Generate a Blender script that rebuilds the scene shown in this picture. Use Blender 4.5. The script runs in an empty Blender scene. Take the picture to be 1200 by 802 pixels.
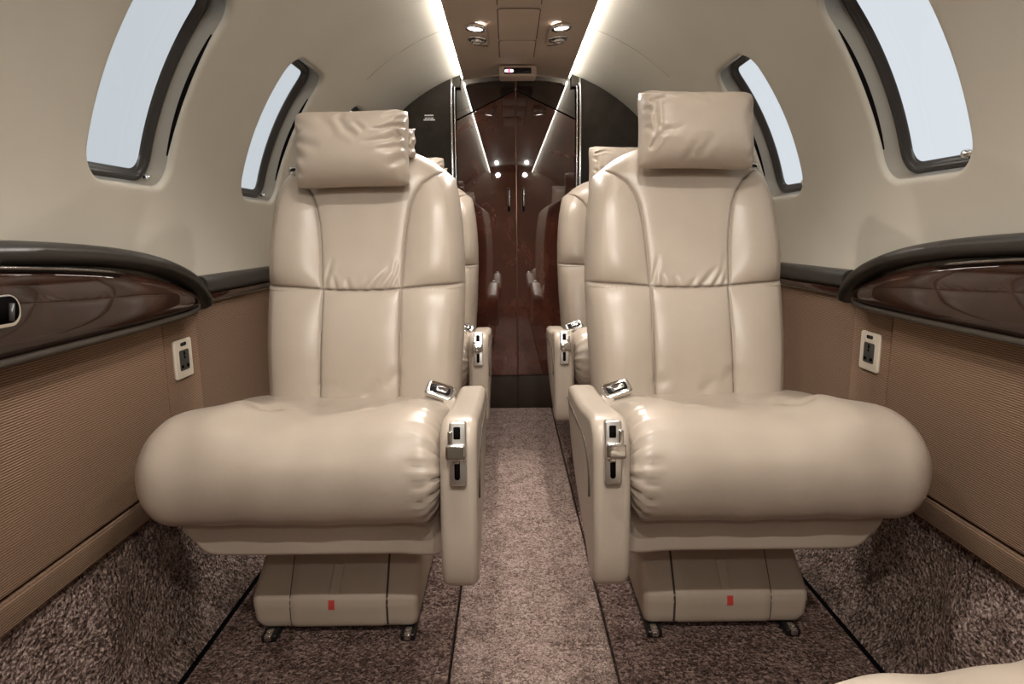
import bpy, bmesh, math
import numpy as np
from mathutils import Matrix, Vector, Euler

scn = bpy.context.scene
COL = scn.collection
PI = math.pi
R = math.radians

# ------------------------------------------------------------------ materials
def new_mat(name):
    m = bpy.data.materials.new(name); m.use_nodes = True
    nt = m.node_tree
    return m, nt, nt.nodes['Principled BSDF']

def N(nt, typ, **kw):
    n = nt.nodes.new(typ)
    for k, v in kw.items():
        if k in n.inputs: n.inputs[k].default_value = v
        else: setattr(n, k, v)
    return n

def simple(name, col, rough=.5, metal=0., coat=0., spec=.5, emit=None, es=0.):
    m, nt, b = new_mat(name)
    b.inputs['Base Color'].default_value = (*col, 1)
    b.inputs['Roughness'].default_value = rough
    b.inputs['Metallic'].default_value = metal
    b.inputs['Coat Weight'].default_value = coat
    b.inputs['Specular IOR Level'].default_value = spec
    if emit:
        b.inputs['Emission Color'].default_value = (*emit, 1)
        b.inputs['Emission Strength'].default_value = es
    return m

def noisy(name, c1, c2, scale, rough, bump=0., bscale=None, bdist=.001, detail=4, coat=0., spec=.5, lo=.35, hi=.65, stretch=None):
    m, nt, b = new_mat(name)
    L = nt.links.new
    tc = N(nt, 'ShaderNodeTexCoord')
    src = tc.outputs['Object']
    if stretch:
        mp = N(nt, 'ShaderNodeMapping'); mp.inputs['Scale'].default_value = stretch
        L(src, mp.inputs[0]); src = mp.outputs[0]
    n = N(nt, 'ShaderNodeTexNoise', Scale=scale, Detail=detail)
    L(src, n.inputs['Vector'])
    r = N(nt, 'ShaderNodeValToRGB')
    r.color_ramp.elements[0].position = lo; r.color_ramp.elements[1].position = hi
    r.color_ramp.elements[0].color = (*c1, 1); r.color_ramp.elements[1].color = (*c2, 1)
    L(n.outputs['Fac'], r.inputs[0]); L(r.outputs[0], b.inputs['Base Color'])
    b.inputs['Roughness'].default_value = rough
    b.inputs['Coat Weight'].default_value = coat
    b.inputs['Specular IOR Level'].default_value = spec
    if bump:
        n2 = N(nt, 'ShaderNodeTexNoise', Scale=bscale or scale, Detail=6)
        L(src, n2.inputs['Vector'])
        bp = N(nt, 'ShaderNodeBump', Strength=bump, Distance=bdist)
        L(n2.outputs['Fac'], bp.inputs['Height']); L(bp.outputs[0], b.inputs['Normal'])
    return m

def leather(name, c1, c2, rough, spec):
    m = noisy(name, c1, c2, 5, rough, bump=.25, bscale=420, bdist=.0006, spec=spec)
    nt = m.node_tree; b = nt.nodes['Principled BSDF']; L = nt.links.new
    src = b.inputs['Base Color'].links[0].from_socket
    at = N(nt, 'ShaderNodeAttribute'); at.attribute_name = 'seam'  # leather colour darkened along the seams for grime and painted shade
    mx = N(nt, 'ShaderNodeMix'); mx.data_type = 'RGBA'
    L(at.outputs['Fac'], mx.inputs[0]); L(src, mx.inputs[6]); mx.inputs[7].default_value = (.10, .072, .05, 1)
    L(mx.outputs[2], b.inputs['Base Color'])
    return m
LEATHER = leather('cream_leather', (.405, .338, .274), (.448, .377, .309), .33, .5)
LEATHER_BASE = noisy('cream_leather_base', (.43, .355, .28), (.47, .39, .31), 6, .5, bump=.2, bscale=500, bdist=.0005, spec=.3)  # pedestal leather, slightly lighter and rougher than the seat leather
SHELL_M = noisy('headliner_leather', (.435, .402, .338), (.465, .432, .366), 3, .6, bump=.15, bscale=260, bdist=.0008, spec=.25)
REVEAL_M = simple('window_reveal', (.25, .222, .18), .4)
CEIL_M = noisy('ceiling_vinyl', (.50, .405, .325), (.53, .432, .348), 4, .6, bump=.1, bscale=300, bdist=.0006, spec=.25)
GROOVE_M = simple('seam_dark', (.05, .038, .03), .8)
GASKET_M = simple('rubber_gasket', (.030, .028, .026), .3)
BLACK_M = simple('black_plastic', (.012, .012, .013), .25)
VOID_M = simple('dark_gap', (.006, .005, .005), .9, spec=0.)
CHROME = simple('polished_chrome', (.78, .77, .75), .1, metal=1.)
STEEL = simple('brushed_steel', (.82, .80, .77), .3, metal=1.)
VINYL_M = noisy('dark_padded_rail', (.018, .0155, .013), (.023, .0195, .016), 8, .36, bump=.15, bscale=500, bdist=.0005, spec=.45)
LIP_M = simple('dark_lip', (.038, .03, .023), .4)
PLATE_M = simple('outlet_plate_ivory', (.62, .55, .45), .4)
RED_M = simple('red_tag', (.55, .05, .04), .6)
TAB_M = noisy('pull_tab', (.44, .37, .295), (.48, .405, .325), 40, .7)
WHITE_M = simple('placard_white', (.8, .8, .78), .6)
BULK_M = noisy('dark_bulkhead', (.030, .024, .019), (.040, .032, .025), 20, .5, spec=.12)
KICK_M = noisy('dark_kickplate', (.035, .022, .016), (.045, .028, .021), 12, .5, spec=.3)
STRIP_M = simple('light_strip', (.9, .9, .88), .5, emit=(1, .97, .92), es=34)
LAMP_M = simple('reading_lamp', (.9, .9, .9), .5, emit=(1, .86, .80), es=14)
SIGN_W = simple('sign_lit_white', (.9, .85, .9), .5, emit=(1, .88, .95), es=3)
SIGN_R = simple('sign_lit_red', (.7, .03, .1), .5, emit=(.9, .02, .12), es=1.5)

def burl(name, c1, c2, c3, ior=2.0):
    m, nt, b = new_mat(name); L = nt.links.new
    tc = N(nt, 'ShaderNodeTexCoord')
    w = N(nt, 'ShaderNodeTexNoise', Scale=4.0, Detail=8, Roughness=.65, Distortion=1.6)
    L(tc.outputs['Object'], w.inputs['Vector'])
    r = N(nt, 'ShaderNodeValToRGB')
    e = r.color_ramp.elements
    e[0].position = .3; e[0].color = (*c1, 1); e[1].position = .75; e[1].color = (*c3, 1)
    x = e.new(.52); x.color = (*c2, 1)
    L(w.outputs['Fac'], r.inputs[0]); L(r.outputs[0], b.inputs['Base Color'])
    b.inputs['Roughness'].default_value = .4; b.inputs['Specular IOR Level'].default_value = 0.
    b.inputs['Coat Weight'].default_value = 1.; b.inputs['Coat Roughness'].default_value = .015
    b.inputs['Coat IOR'].default_value = ior
    return m
WOOD = burl('burl_veneer', (.010, .0045, .003), (.028, .011, .007), (.055, .022, .013), 1.52)
WOOD_DOOR = burl('burl_door_veneer', (.026, .0085, .006), (.070, .021, .013), (.112, .035, .021))
WOOD_HEAD = burl('burl_header_veneer', (.010, .006, .004), (.018, .010, .007), (.03, .015, .010))

def carpet(name, c1, c2, c3, scale, bd):
    m, nt, b = new_mat(name); L = nt.links.new
    tc = N(nt, 'ShaderNodeTexCoord')
    n1 = N(nt, 'ShaderNodeTexNoise', Scale=scale, Detail=3, Roughness=.6, Distortion=1.2)
    n2 = N(nt, 'ShaderNodeTexNoise', Scale=scale * .12, Detail=3)
    v = N(nt, 'ShaderNodeTexVoronoi', Scale=scale * 1.1)
    for x in (n1, n2, v): L(tc.outputs['Object'], x.inputs['Vector'])
    mx = N(nt, 'ShaderNodeMath', operation='MULTIPLY_ADD')
    L(n2.outputs['Fac'], mx.inputs[0]); mx.inputs[1].default_value = .22; L(n1.outputs['Fac'], mx.inputs[2])
    mx2 = N(nt, 'ShaderNodeMath', operation='SUBTRACT'); L(mx.outputs[0], mx2.inputs[0]); mx2.inputs[1].default_value = .11
    r = N(nt, 'ShaderNodeValToRGB'); e = r.color_ramp.elements
    e[0].position = .37; e[0].color = (*c1, 1); e[1].position = .62; e[1].color = (*c3, 1)
    y = e.new(.5); y.color = (*c2, 1)
    L(mx2.outputs[0], r.inputs[0]); L(r.outputs[0], b.inputs['Base Color'])
    b.inputs['Roughness'].default_value = .95; b.inputs['Specular IOR Level'].default_value = .1
    h = N(nt, 'ShaderNodeMath', operation='SUBTRACT'); L(n1.outputs['Fac'], h.inputs[0]); L(v.outputs['Distance'], h.inputs[1])
    bp = N(nt, 'ShaderNodeBump', Strength=1., Distance=bd)
    L(h.outputs[0], bp.inputs['Height']); L(bp.outputs[0], b.inputs['Normal'])
    return m
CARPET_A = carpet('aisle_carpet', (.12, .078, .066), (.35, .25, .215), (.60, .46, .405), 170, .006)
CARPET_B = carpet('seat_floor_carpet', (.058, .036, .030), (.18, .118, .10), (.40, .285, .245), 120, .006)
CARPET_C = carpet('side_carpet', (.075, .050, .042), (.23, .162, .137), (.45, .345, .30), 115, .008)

def fabric(name, c1, c2, per_m=250):
    m, nt, b = new_mat(name); L = nt.links.new
    tc = N(nt, 'ShaderNodeTexCoord')
    mp = N(nt, 'ShaderNodeMapping'); L(tc.outputs['Object'], mp.inputs[0])
    w = N(nt, 'ShaderNodeTexWave', wave_type='BANDS', bands_direction='Z')
    w.inputs['Scale'].default_value = per_m / (20 / (2 * PI)); w.inputs['Distortion'].default_value = .8
    w.inputs['Detail'].default_value = 2; w.inputs['Detail Scale'].default_value = 1.
    L(mp.outputs[0], w.inputs['Vector'])
    n = N(nt, 'ShaderNodeTexNoise', Scale=220, Detail=4); L(tc.outputs['Object'], n.inputs['Vector'])
    mx = N(nt, 'ShaderNodeMath', operation='MULTIPLY_ADD'); L(n.outputs['Fac'], mx.inputs[0]); mx.inputs[1].default_value = .45
    L(w.outputs['Fac'], mx.inputs[2])
    r = N(nt, 'ShaderNodeValToRGB'); r.color_ramp.elements[0].position = .15; r.color_ramp.elements[1].position = 1.25 if False else 1.
    r.color_ramp.elements[0].color = (*c1, 1); r.color_ramp.elements[1].color = (*c2, 1)
    L(mx.outputs[0], r.inputs[0]); L(r.outputs[0], b.inputs['Base Color'])
    b.inputs['Roughness'].default_value = .9; b.inputs['Specular IOR Level'].default_value = .15
    bp = N(nt, 'ShaderNodeBump', Strength=.6, Distance=.0015)
    L(mx.outputs[0], bp.inputs['Height']); L(bp.outputs[0], b.inputs['Normal'])
    return m
FABRIC = fabric('woven_wall_fabric', (.10, .062, .040), (.32, .205, .138))
FABRIC_D = fabric('woven_wall_fabric_dark', (.085, .053, .035), (.25, .16, .108))

def pane_mat():
    m, nt, b = new_mat('window_glass'); L = nt.links.new
    out = nt.nodes['Material Output']
    tr = N(nt, 'ShaderNodeBsdfTransparent'); tr.inputs[0].default_value = (.93, .95, .96, 1)
    gl = N(nt, 'ShaderNodeBsdfGlossy'); gl.inputs['Roughness'].default_value = .06
    mx = N(nt, 'ShaderNodeMixShader'); mx.inputs[0].default_value = .05; L(tr.outputs[0], mx.inputs[1]); L(gl.outputs[0], mx.inputs[2])
    L(mx.outputs[0], out.inputs['Surface'])
    return m
PANE_M = pane_mat()

# ------------------------------------------------------------------ mesh helpers
def link(name, me, mat, parent=None, loc=None, rot=None):
    o = bpy.data.objects.new(name, me); COL.objects.link(o)
    if mat: me.materials.append(mat)
    if parent: o.parent = parent
    if loc is not None: o.location = loc
    if rot is not None: o.rotation_euler = rot
    return o

def obj(name, vf, mat, parent=None, smooth=True, merge=0., angle=None, loc=None, rot=None):
    v, f = vf
    me = bpy.data.meshes.new(name)
    me.from_pydata([tuple(map(float, p)) for p in v], [], [tuple(map(int, q)) for q in f])
    bm = bmesh.new(); bm.from_mesh(me)
    if merge: bmesh.ops.remove_doubles(bm, verts=bm.verts, dist=merge)
    bmesh.ops.recalc_face_normals(bm, faces=bm.faces)
    for fc in bm.faces: fc.smooth = smooth
    if smooth and angle:
        for e in bm.edges:
            if len(e.link_faces) == 2 and e.calc_face_angle(0) > R(angle): e.smooth = False
    bm.to_mesh(me); bm.free()
    return link(name, me, mat, parent, loc, rot)

def seam_attr(o, vals):
    at = o.data.attributes.new('seam', 'FLOAT', 'POINT'); at.data.foreach_set('value', np.asarray(vals, dtype=np.float32))

def comb(*vfs):
    V, F = [], []
    for v, f in vfs:
        b = len(V); V += [tuple(p) for p in v]; F += [tuple(i + b for i in q) for q in f]
    return V, F

def grid(P, cu=False, cv=False):
    nu, nv = P.shape[:2]
    F = []
    for i in range(nu if cu else nu - 1):
        for j in range(nv if cv else nv - 1):
            i2, j2 = (i + 1) % nu, (j + 1) % nv
            F.append((i * nv + j, i2 * nv + j, i2 * nv + j2, i * nv + j2))
    return P.reshape(-1, 3).tolist(), F

def rr(w, h, r, n=6, cx=0, cy=0):
    """rounded rectangle polygon, counter-clockwise"""
    p = []
    for sx, sy, a0 in ((1, 1, 0), (-1, 1, 90), (-1, -1, 180), (1, -1, 270)):
        for k in range(n + 1):
            a = R(a0 + 90 * k / n)
            p.append((cx + sx * (w / 2 - r) + r * math.cos(a), cy + sy * (h / 2 - r) + r * math.sin(a)))
    return p

def circ(r, n=28, cx=0, cy=0):
    return [(cx + r * math.cos(2 * PI * k / n), cy + r * math.sin(2 * PI * k / n)) for k in range(n)]

def inset(poly, d):
    p = np.array(poly, float); nx = np.roll(p, -1, 0); pv = np.roll(p, 1, 0)
    e1 = p - pv; e2 = nx - p
    e1 /= np.linalg.norm(e1, axis=1)[:, None] + 1e-12; e2 /= np.linalg.norm(e2, axis=1)[:, None] + 1e-12
    n1 = np.stack([-e1[:, 1], e1[:, 0]], 1); n2 = np.stack([-e2[:, 1], e2[:, 0]], 1)
    n = n1 + n2; n /= np.linalg.norm(n, axis=1)[:, None] + 1e-12
    c = np.clip((n * n1).sum(1), .5, 1)
    return p + n * (d / c)[:, None]

def prism(poly, lo, hi, r=0., steps=4, fn=None, r2=None):
    """polygon (ccw) extruded along third axis lo..hi with rounded rims. fn(a,b,c)->(x,y,z)"""
    fn = fn or (lambda a, b, c: (a, b, c))
    r2 = r if r2 is None else r2
    rings = []
    if r:
        for k in range(steps + 1):
            t = PI / 2 * k / steps
            rings.append((lo + r * (1 - math.sin(t)) if False else lo + r * (1 - math.cos(t)), r * (1 - math.sin(t))))
    else: rings.append((lo, 0))
    if r2:
        for k in range(steps + 1):
            t = PI / 2 * k / steps
            rings.append((hi - r2 * (1 - math.sin(t)), r2 * (1 - math.cos(t))))
    else: rings.append((hi, 0))
    V, F = [], []; n = len(poly)
    for c, d in rings:
        q = inset(poly, d) if d > 1e-9 else np.array(poly, float)
        V += [fn(a, b, c) for a, b in q]
    for i in range(len(rings) - 1):
        for j in range(n):
            j2 = (j + 1) % n
            F.append((i * n + j, i * n + j2, (i + 1) * n + j2, (i + 1) * n + j))
    F.append(tuple(range(n))[::-1]); F.append(tuple(range((len(rings) - 1) * n, len(rings) * n)))
    return V, F

def box(x0, x1, y0, y1, z0, z1, r=0.):
    w, h = x1 - x0, y1 - y0
    if r:
        return prism(rr(w, h, min(r, w / 2.01, h / 2.01), 3, (x0 + x1) / 2, (y0 + y1) / 2), z0, z1, min(r, (z1 - z0) / 2.01), 3)
    return prism([(x0, y0), (x1, y0), (x1, y1), (x0, y1)], z0, z1)

def smooth_path(pts, n, closed=False):
    p = np.array(pts, float)
    m = len(p)
    out = []
    segs = m if closed else m - 1
    for i in range(segs):
        if closed: a, b, c, d = p[(i - 1) % m], p[i], p[(i + 1) % m], p[(i + 2) % m]
        else: a, b, c, d = p[max(i - 1, 0)], p[i], p[i + 1], p[min(i + 2, m - 1)]
        for k in range(20):
            t = k / 20
            out.append(.5 * ((2 * b) + (-a + c) * t + (2 * a - 5 * b + 4 * c - d) * t * t + (-a + 3 * b - 3 * c + d) * t ** 3))
    if closed: out.append(out[0])
    else: out.append(p[-1])
    out = np.array(out)
    s = np.r_[0, np.cumsum(np.linalg.norm(np.diff(out, axis=0), axis=1))]
    q = np.linspace(0, s[-1], n + 1 if closed else n)
    if closed: q = q[:-1]
    return np.stack([np.interp(q, s, out[:, k]) for k in range(out.shape[1])], 1)

def tube(path, ra, rb=None, n=12, up=(0, 0, 1), scale=None, caps=True):
    path = np.array(path, float); rb = rb or ra
    T = np.gradient(path, axis=0); T /= np.linalg.norm(T, axis=1)[:, None] + 1e-12
    up = np.array(up, float)
    A = np.cross(T, up); A /= np.linalg.norm(A, axis=1)[:, None] + 1e-12
    B = np.cross(A, T)
    th = np.linspace(0, 2 * PI, n, endpoint=False)
    sc = np.ones(len(path)) if scale is None else np.array(scale)
    P = path[:, None] + sc[:, None, None] * (A[:, None] * (ra * np.cos(th))[None, :, None] + B[:, None] * (rb * np.sin(th))[None, :, None])
    v, f = grid(P, cv=True)
    if caps:
        f.append(tuple(range(n))[::-1]); f.append(tuple(range((len(path) - 1) * n, len(path) * n)))
    return v, f

def dseg(X, Y, pts):
    """distance to polyline and progress (0..1)"""
    best = np.full(X.shape, 1e9); pr = np.zeros(X.shape)
    pts = np.array(pts, float); L = np.r_[0, np.cumsum(np.linalg.norm(np.diff(pts, axis=0), axis=1))]
    for i in range(len(pts) - 1):
        a, b = pts[i], pts[i + 1]; d = b - a; l2 = d @ d
        t = np.clip(((X - a[0]) * d[0] + (Y - a[1]) * d[1]) / l2, 0, 1)
        dd = np.hypot(X - a[0] - t * d[0], Y - a[1] - t * d[1])
        m = dd < best
        best[m] = dd[m]; pr[m] = ((L[i] + t * (L[i + 1] - L[i])) / L[-1])[m]
    return best, pr

def crease(X, Y, pts, w, depth, taper='end'):
    d, p = dseg(X, Y, pts)
    f = {'end': 1 - p ** 2, 'both': np.clip(4 * p * (1 - p), 0, 1) ** .6, 'none': 1 + 0 * p}[taper]
    return depth * f * (-np.exp(-(d / w) ** 2) + .55 * np.exp(-((d - 1.9 * w) / (1.2 * w)) ** 2))

def empty(name, loc, rz=0.):
    o = bpy.data.objects.new(name, None); COL.objects.link(o)
    o.location = loc; o.rotation_euler = (0, 0, rz); o.empty_display_size = .1
    return o

def tag(o, label=None, cat=None, group=None, kind=None):
    if label: o['label'] = label
    if cat: o['category'] = cat
    if group: o['group'] = group
    if kind: o['kind'] = kind
    return o

def struct(o, label, cat): return tag(o, label, cat, kind='structure')

# ------------------------------------------------------------------ cabin shell
RS, Z0 = .788, .801            # headliner circle: radius and centre height
YB, YF = 3.03, -1.35           # rear and front ends
def shell_pt(s, Y, th, out=0., ):
    """th measured from the horizontal, upward"""
    return (s * (RS + out) * math.cos(th), Y, Z0 + (RS + out) * math.sin(th))
TH_TOP = math.acos(.238 / RS)
TH_BOT = -math.asin((Z0 - .69) / RS)
WZ0, WZ1 = .952, 1.318
TW0, TW1 = math.asin((WZ0 - Z0) / RS), math.asin((WZ1 - Z0) / RS)
TWC = (TW0 + TW1) / 2; HH = (TW1 - TW0) / 2 * RS
WIN = [(.50, .775), (1.15, 1.425), (1.80, 2.075), (2.45, 2.725)]
PADY, PADT = .05, .05 / RS

def rrmap(a, b, hw, hh, r):
    qx = np.clip(a * hw, -(hw - r), hw - r); qy = np.clip(b * hh, -(hh - r), hh - r)
    dx, dy = a * hw - qx, b * hh - qy
    l = np.hypot(dx, dy)
    return qx + r * dx / l, qy + r * dy / l

def sq_perim(n, m):
    p = [(-1 + 2 * k / n, -1) for k in range(n)] + [(1, -1 + 2 * k / m) for k in range(m)] \
        + [(1 - 2 * k / n, 1) for k in range(n)] + [(-1, 1 - 2 * k / m) for k in range(m)]
    return np.array(p)
NWY, NWT = 24, 30
PER = sq_perim(NWY, NWT)
RC = .055
def ring(s, w, off, out):
    y0, y1 = w; hw = (y1 - y0) / 2 + off; hh = HH + off; r = max(RC + off, .012)
    x, y = rrmap(PER[:, 0], PER[:, 1], hw, hh, r)
    # lower corners tighter
    return [shell_pt(s, (y0 + y1) / 2 + a, TWC + b / RS, out) for a, b in zip(x, y)]

def shell(s):
    tb0, tb1 = TW0 - PADT, TW1 + PADT
    th = np.r_[np.linspace(TH_BOT, tb0, 9)[:-1], np.linspace(tb0, tb1, NWT + 1), np.linspace(tb1, TH_TOP, 12)[1:]]
    nb, nt_ = 8, 8 + NWT
    ys = [YF]
    vfs = []
    edges = []
    for w in WIN: edges += [w[0] - PADY, w[1] + PADY]
    cuts = [YF] + edges + [YB]
    for k in range(0, len(cuts), 2):
        P = np.array([[shell_pt(s, y, t) for t in th] for y in np.linspace(cuts[k], cuts[k + 1], 8)])
        vfs.append(grid(P))
    for w in WIN:
        yy = np.linspace(w[0] - PADY, w[1] + PADY, NWY + 1)
        vfs.append(grid(np.array([[shell_pt(s, y, t) for t in th[:nb + 1]] for y in yy])))
        vfs.append(grid(np.array([[shell_pt(s, y, t) for t in th[nt_:]] for y in yy])))
        hw = (w[1] - w[0]) / 2 + PADY; hh = HH + PADT * RS
        outer = [shell_pt(s, (w[0] + w[1]) / 2 + a * hw, TWC + b * hh / RS) for a, b in PER]
        rings = [outer]
        for off, out in ((.02, 0), (.012, .0), (.007, .001), (.003, .0035), (.001, .007), (0, .012)):
            rings.append(ring(s, w, off, out))
        vfs.append(grid(np.array(rings), cv=True))
    return comb(*vfs)

for s, side in ((-1, 'left'), (1, 'right')):
    o = obj('wall_%s' % side, shell(s), SHELL_M, merge=.0004)
    struct(o, 'curved cream upper cabin wall on the %s side with window openings' % side, 'wall')

wn = 0
for s, side in ((-1, 'left'), (1, 'right')):
    for k, w in enumerate(WIN):
        if k == 3 or k == 0: continue
        wn += 1
        far = 'beside the front seat' if k == 1 else 'beside the seat headrest'
        # window: pane (own mesh), gasket, shade track, latch
        a = np.linspace(-1, 1, 13)
        hw, hh = (w[1] - w[0]) / 2 - .006, HH - .006
        rings = [ring(s, w, off, .060) for off in (-.006, -.03, -.06, -.09)]
        pane_v, pane_f = grid(np.array(rings), cv=True)
        base = 3 * len(PER); pane_f.append(tuple(range(base, base + len(PER))))
        nm = obj('window_%d' % wn, (pane_v, pane_f), PANE_M)
        struct(nm, ('large oval cabin window nearest the camera on the %s wall' if k == 1 else
                    'farther oval cabin window partly behind the headrest on the %s wall') % side, 'window')
        obj('window_reveal', grid(np.array([ring(s, w, off, out) for off, out in ((0, .0115), (-.001, .022), (-.002, .036), (-.004, .055), (-.007, .068))]), cv=True), REVEAL_M, nm)
        g = [ring(s, w, off, out) for off, out in ((-.004, .046), (-.007, .043), (-.013, .043), (-.017, .046), (-.020, .0505), (-.024, .051), (-.026, .058))]
        obj('gasket', grid(np.array(g), cv=True), GASKET_M, nm)
        # shade slot along the far reveal
        pts = np.array([shell_pt(s, w[1] - .0006, t, .0135) for t in np.linspace(TW0 + .085, TW1 - .10, 24)])
        obj('shade_slot', tube(pts, .005, .0022, 8, up=(0, 1, 0), scale=np.sin(np.linspace(.15, PI - .15, 24)) ** .6), VOID_M, nm)
        # small shade latch at the lower far corner
        c = Vector(shell_pt(s, w[1] - .022 if s < 0 else w[0] + .045, TW0 + .018 if s < 0 else TW0 + .034, .034))
        obj('latch', comb(tube([c + Vector((0, -.010, 0)), c + Vector((0, .014, 0.0))], .006, n=10),
                          tube([c + Vector((0, .010, 0)), c + Vector((0, .018, 0))], .009, n=10),
                          tube([c, c + Vector((s * .02, 0, 0))], .003, n=8)), CHROME, nm)

# window behind the far seats has only its pane & gasket (just an edge is in view)
for s, side in ((-1, 'left'), (1, 'right')):
    for k in (0, 3):
        w = WIN[k]
        wn += 1
        rings = [ring(s, w, off, .060) for off in (-.006, -.03, -.06, -.09)]
        v, f = grid(np.array(rings), cv=True); b = 3 * len(PER); f.append(tuple(range(b, b + len(PER))))
        nm = obj('window_%d' % wn, (v, f), PANE_M)
        struct(nm, ('rearmost cabin window on the %s wall behind the rear seat' if k == 3 else 'cabin window on the %s wall beside the camera') % side, 'window')
        obj('window_reveal', grid(np.array([ring(s, w, off, out) for off, out in ((0, .0115), (-.002, .036), (-.004, .055), (-.007, .068))]), cv=True), REVEAL_M, nm)
        g = [ring(s, w, off, out) for off, out in ((-.004, .046), (-.013, .043), (-.020, .0505), (-.026, .058))]
        obj('gasket', grid(np.array(g), cv=True), GASKET_M, nm)

# thin headliner joint lines
tn = 0
for s, side in ((-1, 'left'), (1, 'right')):
    tn += 1
    pts = [shell_pt(s, 2.36, t, -.0002) for t in np.linspace(TW1 + .12, TH_TOP - .02, 30)]
    struct(obj('trim_%d' % tn, tube(pts, .0014, .0009, 6, up=(0, 1, 0)), simple('joint_line_%s' % side, (.27, .24, .19), .7)),
           'thin curved joint line across the %s side of the headliner' % side, 'trim')

# ------------------------------------------------------------------ ceiling
def ceil_z(x): return 1.541 - .36 * x * x
def ceil_panel():
    xs = np.linspace(-.232, .232, 25); ys = np.linspace(YF, 2.985, 20)
    lo = np.array([[(x, y, ceil_z(x)) for x in xs] for y in ys])
    hi = lo + np.array([0, 0, .012])
    loop = np.concatenate([lo, hi[:, ::-1]], 1)
    v, f = grid(loop, cv=True)
    n = loop.shape[1]; f.append(tuple(range(n))); f.append(tuple(range((len(ys) - 1) * n, len(ys) * n))[::-1])
    return v, f
struct(obj('ceiling', ceil_panel(), CEIL_M, angle=40), 'taupe centre ceiling panel running between the two light strips', 'ceiling')
# upper skin above the panel closes the roof
th = np.linspace(TH_TOP, PI - TH_TOP, 14)
struct(obj('ceiling_skin', grid(np.array([[(RS * math.cos(t), y, Z0 + RS * math.sin(t) + .012) for t in th] for y in (YF, YB)])), SHELL_M),
       'cream roof lining above the centre ceiling panel', 'ceiling')
# rounded front rim of the ceiling panel above the closet doors
xs = np.linspace(-.232, .232, 30)
struct(obj('trim_3', tube([(x, 2.985, ceil_z(x) + .004) for x in xs], .007, .009, 10, up=(0, 1, 0)), CEIL_M),
       'rounded taupe rim at the rear end of the ceiling panel', 'trim')

# light strips (real emitters in the cove slots)
for s, side in ((-1, 'left'), (1, 'right')):
    P = np.array([[(s * .2375, y, 1.527), (s * .2415, y, 1.533), (s * .2415, y, 1.539), (s * .234, y, 1.539)] for y in np.linspace(YF + .02, 3.0, 12)])
    o = obj('light_strip', grid(P, cv=True), STRIP_M)
    tag(o, 'bright white light strip in the %s ceiling cove' % side, 'light strip', 'ceiling cove light strips')

def on_ceiling(fn_poly, z0, z1, r=.0, cx=0, cy=0):
    """prism drawn in (x,y), hung below the arched ceiling: z measured downward from it"""
    return prism(fn_poly, z0, z1, r, 3, fn=lambda a, b, c: (cx + a, cy + b, ceil_z(cx + a) - c))

def hatch(y0, y1, label):
    w, h = .132, y1 - y0
    o = obj('ceiling_hatch', on_ceiling(rr(w, h, .012), -.001, .0035, .0015, 0, (y0 + y1) / 2), CEIL_M, angle=50)
    tag(o, label, 'hatch', 'ceiling hatch panels')
    ring_o = rr(w + .006, h + .006, .015); ring_i = rr(w, h, .012)
    n = len(ring_o)
    V = [(a, (y0 + y1) / 2 + b, ceil_z(a) - .0006) for a, b in ring_o] + [(a, (y0 + y1) / 2 + b, ceil_z(a) - .0006) for a, b in ring_i]
    obj('hatch_gap', (V, [(j, (j + 1) % n, n + (j + 1) % n, n + j) for j in range(n)]), GROOVE_M, o)
hatch(1.78, 2.105, 'taupe ceiling hatch cut off by the top edge of the view')
hatch(2.135, 2.46, 'taupe ceiling hatch between the two reading lights')
hatch(2.468, 2.70, 'small taupe ceiling hatch just ahead of the lit sign')

for s, side in ((-1, 'left'), (1, 'right')):
    u = empty('reading_light', (s * .143, 2.36, ceil_z(.143)), 0)
    tilt = Euler((0, s * -.10, 0))
    tag(u, 'recessed reading light and air vent unit on the %s of the ceiling' % side, 'ceiling light', 'ceiling reading light units')
    u.rotation_euler = tilt
    down = lambda a, b, c: (a, b, -c)
    obj('mounting_plate', comb(prism(rr(.078, .20, .014), -.002, .004, .002, 3, fn=lambda a, b, c: (a, b + .03, -c)),), CEIL_M, u, angle=45)
    rim_o, rim_i = rr(.084, .206, .017), rr(.076, .198, .013)
    n = len(rim_o)
    rv = [(a, b + .03, -.001) for a, b in rim_o] + [(a, b + .03, -.0065) for a, b in rim_i]
    obj('plate_rim', (rv, [(j, (j + 1) % n, n + (j + 1) % n, n + j) for j in range(n)]), simple('plate_rim_%s' % side, (.42, .34, .27), .4), u)
    obj('lamp_bezel', tube([(.030 * math.cos(t), -.085 + .030 * math.sin(t), -.008) for t in np.linspace(0, 2 * PI, 33)], .006, .008, 8), CHROME, u)
    obj('lamp_lens', prism(circ(.027, cy=-.085), -.002, .010, .003, 3, fn=down), LAMP_M, u)
    vent = obj('air_vent', comb(tube([(.030 * math.cos(t), .045 + .030 * math.sin(t), -.006) for t in np.linspace(0, 2 * PI, 33)], .006, .007, 8),
                         tube([(.017 * math.cos(t), .045 + .017 * math.sin(t), -.014) for t in np.linspace(0, 2 * PI, 33)], .004, .007, 8)), CHROME, u)
    obj('vent_core', prism(circ(.024, cy=.045), -.002, .006, .001, 2, fn=down), BLACK_M, vent)
    obj('vent_nozzle', prism(circ(.010, cy=.045), -.002, .018, .004, 3, fn=down), CHROME, vent)

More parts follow.
